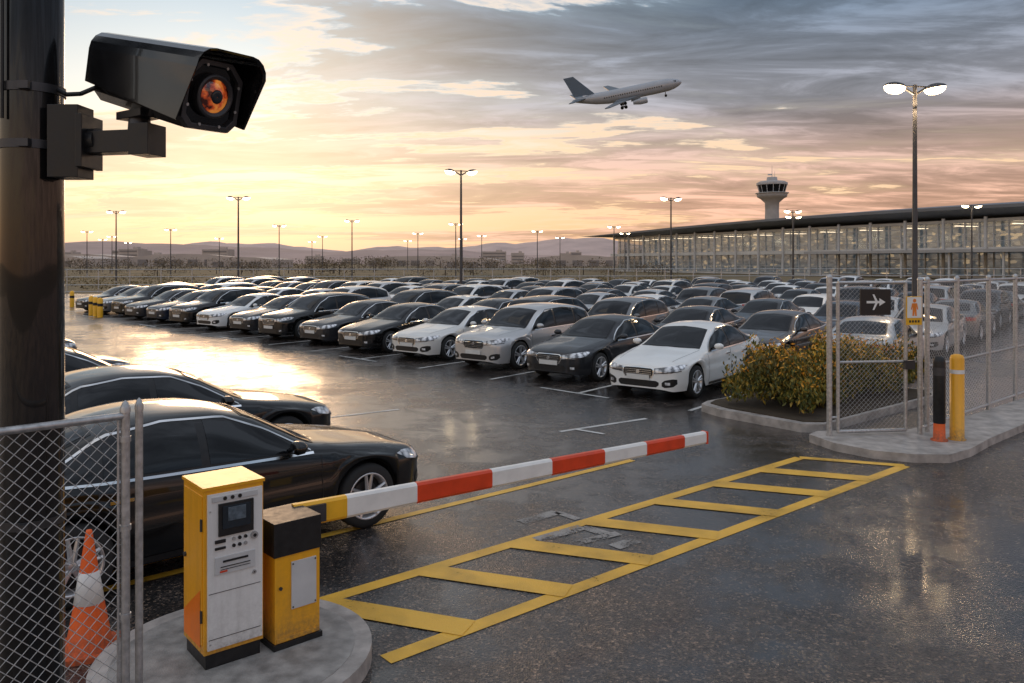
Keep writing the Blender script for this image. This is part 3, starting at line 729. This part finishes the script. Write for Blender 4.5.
rl=ramp(ntl,nl.outputs[0],[(.40,(.04,.006,.003)),(.5,(.60,.08,.015)),(.62,(1,.34,.06))]); L(ntl,rl.outputs[0],bl.inputs['Base Color']); bl.inputs['Roughness'].default_value=.08; bl.inputs['Coat Weight'].default_value=1
L(ntl,rl.outputs[0],bl.inputs['Emission Color']); bl.inputs['Emission Strength'].default_value=.35  # orange reflection painted into the lens colour, plus a faint added glow
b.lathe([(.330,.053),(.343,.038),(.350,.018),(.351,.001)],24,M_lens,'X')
b.lathe([(.350,.022),(.354,.020),(.356,.014),(.353,.001)],24,M_scr,'X')
for t in range(8): b.cyl((.325,.100*math.cos(t*math.pi/4+.39),.100*math.sin(t*math.pi/4+.39)),(.329,.100*math.cos(t*math.pi/4+.39),.100*math.sin(t*math.pi/4+.39)),.005,.005,8,M_galv)
b.obj('security_camera',bevel=.004)

# ---------------------------------------------------------------- street lamps
M_lamp=emis('lit_lamp',(1,.76,.46),16); M_pole=simple('lamp_pole_paint',(.08,.08,.085),.5,metal=.4,var=.2)
def lampmesh(h):
    b=MB(); b.cyl((0,0,0),(0,0,.5),.17,.17,14,M_conc); b.cyl((0,0,.5),(0,0,h),.105,.065,12,M_pole)
    for sg in(-1,1):
        b.cyl((0,0,h-.35),(sg*.42,0,h-.10),.045,.04,8,M_pole); b.cyl((0,0,h-.05),(sg*.42,0,h-.06),.03,.03,8,M_pole)
        Mx=Matrix.Translation((sg*.74,0,h-.08))@Matrix.Rotation(-sg*R(9),4,'Y')
        sv=b.M; b.M=Mx
        b.lathe([(.15,.001),(.14,.14),(.08,.30),(0.02,.37),(-.02,.36)],18,M_pole)
        b.lathe([(-.02,.35),(-.12,.32),(-.20,.22),(-.25,.001)],18,M_lamp)
        b.M=sv
    return b.mesh('street_lamp')
LM=lampmesh(9)
for x_,y_,rz in [(14.1,28,.1),(-3.44,54,.2),(15.3,77,.3),(-26,76,.1),(-48,97,.2),(-23.6,118,.3),(-64,150,.1),(-39,134,.3),(5,158,.2),(17.6,138,0),(33.7,96,.2),(50,87,.1),(-95,190,.2),(-13,210,.1),(-30,230,.3),(-7,185,.5),(-110,215,.2),(38,108,.2),(-60,240,.1),(-20,170,.2),(-75,205,.3),(-45,190,.1),(12,200,.1),(-120,250,.2),(-9,128,.2),(24,170,.1),(-85,160,.2)]:
    o=bpy.data.objects.new('street_lamp',LM); o.location=(x_,y_,0); o.rotation_euler=(0,0,rz); scene.collection.objects.link(o)
pl_=bpy.data.lights.new('street_lamp_light','POINT'); pl_.energy=500; pl_.color=(1,.70,.40); pl_.shadow_soft_size=.3
po=bpy.data.objects.new('street_lamp_light',pl_); po.location=(14.1,28,8.2); scene.collection.objects.link(po)

# ---------------------------------------------------------------- terminal
b=MB()
M_roof=simple('terminal_roof',(.15,.165,.19),.42,metal=.2,nscale=.1,var=.15); M_fas=simple('terminal_fascia',(.34,.34,.35),.5,nscale=.3)
M_mul=simple('terminal_mullion',(.55,.56,.57),.5); M_slab=simple('terminal_slab',(.58,.58,.57),.6,nscale=.3)
M_tg,ntt,bt=newmat('terminal_glass'); 
bt.inputs['Base Color'].default_value=(.34,.42,.50,1); bt.inputs['Metallic'].default_value=.7; bt.inputs['Roughness'].default_value=.1
tr=N(ntt,'ShaderNodeBsdfTransparent'); mx=N(ntt,'ShaderNodeMixShader'); mx.inputs[0].default_value=.45
out_=[n for n in ntt.nodes if n.type=='OUTPUT_MATERIAL'][0]
L(ntt,bt.outputs[0],mx.inputs[2]); L(ntt,tr.outputs[0],mx.inputs[1]); L(ntt,mx.outputs[0],out_.inputs[0])
M_int,nti,bi=newmat('terminal_interior')
tci=N(nti,'ShaderNodeTexCoord'); mp=N(nti,'ShaderNodeMapping'); mp.inputs['Scale'].default_value=(.8,.8,1.6); L(nti,tci.outputs['Object'],mp.inputs[0])
vi=N(nti,'ShaderNodeTexVoronoi'); vi.inputs['Scale'].default_value=1.3; L(nti,mp.outputs[0],vi.inputs[0])
ri=ramp(nti,vi.outputs['Color'],[(.2,(.06,.08,.10)),(.5,(.14,.16,.18)),(.75,(.26,.26,.25)),(.88,(1.0,.74,.44))]); L(nti,ri.outputs[0],bi.inputs['Base Color']); L(nti,ri.outputs[0],bi.inputs['Emission Color']); bi.inputs['Emission Strength'].default_value=.8
M_cl=emis('ceiling_light',(1,.8,.55),5)
LT=170; x0=-45
b.box((x0+LT/2,-9,5),(LT-6,.4,9.6),M_int)
for z_,hh,dd in((.2,.4,2),(4.9,.8,3),(9.9,.5,1.5)): b.box((x0+LT/2,-7+dd/2-.7,z_),(LT-2,15+dd-1.5,hh),M_slab)
b.box((x0+LT/2,0,2.6),(LT-4,.06,3.9),M_tg); b.box((x0+LT/2,0,7.5),(LT-4,.06,4.4),M_tg)
x_=x0+3
k=0
while x_<x0+LT-2:
    b.box((x_,.12,2.6),(.2,.16,3.9),M_mul); b.box((x_,.12,7.5),(.2,.16,4.4),M_mul)
    if k%3==0: b.cyl((x_,2.2,0),(x_,2.2,10.4),.28,.28,10,M_mul)
    if k%4==1: b.box((x_,-4,9.2),(.5,6,.12),M_cl)
    x_+=2.6;k+=1
for z_ in(1.9,3.3,6.4,7.6,8.8): b.box((x0+LT/2,.13,z_),(LT-4,.10,.10),M_mul)
n=40; vs=[]
for i in range(n+1):
    t=i/n; xx=x0-2+(LT+14)*t; zt_=11.2+1.3*math.sin(math.pi*min(1,t*1.05))-.3*t; th=1.5*(1-max(0,(t-.80)/.2))**.8+.12
    fr=5.5
    vs+=[(xx,fr,zt_-th*.35),(xx,fr,zt_-.05),(xx,-8,zt_+1.1),(xx,-24,zt_+.2),(xx,-24,zt_-th),(xx,-1,zt_-th)]
b.add(vs,[(i*6+j,i*6+(j+1)%6,(i+1)*6+(j+1)%6,(i+1)*6+j) for i in range(n) for j in range(6)]+[(0,1,2,3,4,5),tuple(n*6+k for k in(5,4,3,2,1,0))],M_roof)
b.box((x0+42,6,4.6),(80,9,.5),M_fas)
for k in range(9): b.cyl((x0+5+k*9.2,9.5,0),(x0+5+k*9.2,9.5,4.4),.2,.2,8,M_mul)
ob=b.obj('airport_terminal')
ux=Vector((-50,110,0)).normalized(); uy=Vector((-ux.y,ux.x,0))
ob.matrix_world=Matrix(((ux.x,uy.x,0,83),(ux.y,uy.y,0,130),(0,0,1,0),(0,0,0,1)))
b=MB(); M_tc=simple('tower_concrete',(.40,.38,.37),.8,nscale=.3,var=.15)
b.lathe([(0,3.1),(22,2.5),(25,2.6),(26.5,4.2),(27.2,5.4),(28.4,5.6),(28.5,4.6)],28,M_tc)
b.lathe([(28.5,4.5),(31.6,5.3)],28,M_glassd); b.lathe([(31.6,5.6),(32.4,5.7),(33.0,4.6),(33.3,2.0),(34.6,1.8),(34.8,.001)],28,M_tc)
for k in range(14):
    t=k*math.pi/7; b.cyl((4.55*math.cos(t),4.55*math.sin(t),28.5),(5.35*math.cos(t),5.35*math.sin(t),31.6),.12,.12,5,M_mul)
b.lathe([(28.45,5.5),(28.5,6.1),(28.7,6.1),(28.7,5.5)],28,M_mul)
b.cyl((0,0,34.8),(0,0,39),.12,.05,6,M_mul); b.cyl((1,0,34.6),(1,0,37),.08,.04,6,M_mul); b.box((-.8,0,35.6),(1.6,.2,.5),M_mul)
b.obj('control_tower',(97.5,300,0))

# ---------------------------------------------------------------- airliner
b=MB(); M_al=simple('aircraft_white',(.36,.39,.43),.35,metal=.1,coat=.3,nscale=.3,var=.08); M_alg=simple('aircraft_grey',(.15,.18,.21),.4,metal=.3,nscale=.4); M_blu=simple('aircraft_tail_blue',(.14,.20,.28),.4)
b.lathe([(17.5,.01),(17.2,.5),(16.4,1.05),(15,1.6),(13,1.95),(10,2.05),(-6,2.05),(-10,1.8),(-14,1.1),(-17,.4),(-17.4,.05)],28,M_al,'X')
for k in range(len(b.v)):
    v=b.v[k]
    if v[0]<-6: b.v[k]=(v[0],v[1],v[2]+(-6-v[0])*.10)
def wing(b,pts,th,mat):
    vs=[];
    for p_ in pts: vs.append((p_[0],p_[1],p_[2]-th/2))
    for p_ in pts: vs.append((p_[0],p_[1],p_[2]+th/2))
    b.add(vs,[(0,1,2,3),(7,6,5,4),(0,4,5,1),(1,5,6,2),(2,6,7,3),(3,7,4,0)],mat)
for sg in(-1,1):
    wing(b,[(5.5,sg*1.2,-1.1),(-2.5,sg*1.2,-1.1),(-4.0,sg*6,-.7),(.2,sg*6.5,-.7)],.5,M_alg)
    wing(b,[(.9,sg*6,-.68),(-4.0,sg*6,-.7),(-7.2,sg*16.5,.35),(-5.6,sg*16.5,.35)],.25,M_alg)
    wing(b,[(-12.6,sg*.5,1.3),(-16.2,sg*.4,1.5),(-18.2,sg*6.5,1.9),(-16.6,sg*6.5,1.9)],.2,M_alg)
    b.lathe([(6.0,.85),(5.6,1.0),(3.6,1.02),(1.5,.6)],18,M_al,'X',c=(0,sg*5.4,-2.1)); b.lathe([(5.8,.86),(5.2,.001)],18,M_blkm,'X',c=(0,sg*5.4,-2.1))
    b.box((2.5,sg*5.4,-1.2),(3,.25,.9),M_alg)
    for xg in(-.6,.6): b.cyl((-1.5+xg,sg*2.4,-3.6),(-1.5+xg,sg*2.9,-3.6),.55,.55,12,M_blkm)
    b.cyl((-1.5,sg*2.6,-1.3),(-1.5,sg*2.6,-3.5),.16,.14,8,M_steel)
    for k in range(26): b.box((11-k*.72,sg*2.0,.45),(.28,.12,.42),M_blkm)
    b.box((15.2,sg*.95,.95),(.9,.5,.4),M_blkm)
b.cyl((12,0,-1.6),(12,0,-3.2),.12,.1,8,M_steel); b.cyl((12,-.3,-3.2),(12,.3,-3.2),.42,.42,12,M_blkm)
vs=[(-9.8,-.2,2.0),(-16.5,-.15,2.3),(-18.8,-.1,8.8),(-15.6,-.1,8.8),(-9.8,.2,2.0),(-16.5,.15,2.3),(-18.8,.1,8.8),(-15.6,.1,8.8)]
b.add(vs,[(0,1,2,3),(7,6,5,4),(0,4,5,1),(1,5,6,2),(2,6,7,3),(3,7,4,0)],M_blu)
pl=b.obj('airliner'); 
pl.matrix_world=Matrix.Translation((36.5,255,56.5))@Matrix.Rotation(R(-10),4,'Z')@Matrix.Rotation(R(-10),4,'Y')@Matrix.Rotation(R(24),4,'X')

# ---------------------------------------------------------------- hills, trees, distant stuff
def hill(name,dist,hmax,col,seed,x0,x1,ys=500):
    rs=np.random.RandomState(seed); nx=160; ny=8
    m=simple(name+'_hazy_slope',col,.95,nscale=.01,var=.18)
    ph=rs.uniform(0,6,8); vs=[];fs=[]
    for j in range(ny+1):
        for i in range(nx+1):
            x_=x0+(x1-x0)*i/nx; h=0
            for k in range(8): h+=math.sin(x_*(.0022*1.75**k)+ph[k])/(1.55**k)
            h=(h*.28+.62)*hmax; t=j/ny; h*=math.sin(t*math.pi/2)
            vs.append((x_,dist+ys*t,max(-1,h+rs.uniform(-.5,.5)*(t>.3))))
    for j in range(ny):
        for i in range(nx): a=j*(nx+1)+i; fs.append((a,a+1,a+nx+2,a+nx+1))
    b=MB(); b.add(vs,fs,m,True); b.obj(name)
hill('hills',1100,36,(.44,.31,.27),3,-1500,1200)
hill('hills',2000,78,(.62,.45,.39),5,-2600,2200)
M_ft=leafmat('distant_foliage',[(.08,.065,.04),(.13,.10,.06),(.18,.135,.085),(.25,.185,.11)],.9)  # leaf tones lightened so the colour itself carries distance haze
cl=[]; b=MB(); M_bark=simple('bark',(.08,.06,.045),.9)
for k in range(280):
    y_=random.uniform(150,650); u_=random.uniform(-.68,.24) if y_<230 else random.uniform(-.68,.7)
    x_=u_*y_; h=random.uniform(1.5,3.2)*(1+y_/330)
    for m_ in range(4): cl.append(((x_+random.uniform(-.9,.9)*h,y_,h*random.uniform(.25,.60)),(h*.6,h*.45,h*.32),40,h*.06))
    b.cyl((x_,y_,0),(x_,y_,h*.45),h*.03,h*.02,5,M_bark,caps=False)
leaves('distant_trees',cl,M_ft); b.obj('distant_tree_trunks')
cl=[]
for k in range(520):
    y_=random.uniform(80,150); x_=random.uniform(-.64,.24)*y_; h=random.uniform(.3,1.0)
    cl.append(((x_,y_,h*.42),(h*1.8,h*.8,h*.5),26,.13))
M_sh=leafmat('shrub_foliage',[(.07,.06,.022),(.13,.10,.035),(.21,.15,.05),(.32,.21,.07)])
leaves('shrub_belt',cl,M_sh)
b=MB()
for k in range(56):
    x_=-72+k*2.7; y_=69.5+(x_+62)*.075 if x_>-42 else 69
    b.cyl((x_,y_,0),(x_,y_,2.2),.05,.05,6,M_galv)
for z_ in(2.15,1.5,.8,.2): b.cyl((-72,69,z_),(-42,69.5,z_),.04,.04,5,M_galv); b.cyl((-42,69.5,z_),(79,80,z_),.04,.04,5,M_galv)
b.obj('perimeter_fence')
b=MB(); b.box((-33,46,.07),(.3,46,.14),M_conc,rz=R(24)); b.obj('kerb')
for x_,y_ in((-21.6,41.5),(-22.4,42.6),(-20.9,40.6),(-27.5,50)):
    b=MB(); b.lathe([(0,.13),(.9,.13),(.98,.08),(1.0,.001)],12,M_yb); b.lathe([(.55,.133),(.7,.133)],12,M_blkm); b.obj('yellow_bollard',(x_,y_,0))
M_hw=simple('hangar_cladding',(.50,.42,.37),.7,nscale=.1); M_hd=simple('hangar_door',(.24,.21,.20),.6)
for x_,y_,wd,hh in((-210,520,60,8),(-60,560,80,7),(-330,600,90,9),(40,500,50,7),(-140,430,35,5.5),(-20,420,30,5),(-260,480,28,6.5)):
    b=MB(); 
    pr=[(-wd/2,0),(-wd/2,hh*.75),(-wd/4,hh*.95),(0,hh),(wd/4,hh*.95),(wd/2,hh*.75),(wd/2,0)]
    vs=[(a,-15,c) for a,c in pr]+[(a,15,c) for a,c in pr]
    b.add(vs,[tuple(range(7)),tuple(range(7,14))[::-1]]+[(j+1,j,7+j,8+j) for j in range(6)],M_hw)
    for k in range(int(wd//10)): b.box((-wd/2+6+k*10,-15.1,hh*.3),(6,.15,hh*.5),M_hd)
    b.obj('airport_hangar',(x_,y_,0),random.uniform(-.2,.2))
rs=random.Random(5)
for k in range(26):
    y_=rs.uniform(700,1000); x_=rs.uniform(-.66,.2)*y_; wd=rs.uniform(12,30); hh=rs.uniform(5,15)
    b=MB(); b.box((0,0,hh/2),(wd,18,hh),M_hw); b.box((wd*.2,0,hh+1.0),(wd*.25,6,2.0),M_hw)
    for f in range(int(hh//3.4)): b.box((0,-9.1,2+f*3.4),(wd-2,.2,1.4),M_hd)
    b.obj('distant_building',(x_,y_,0))
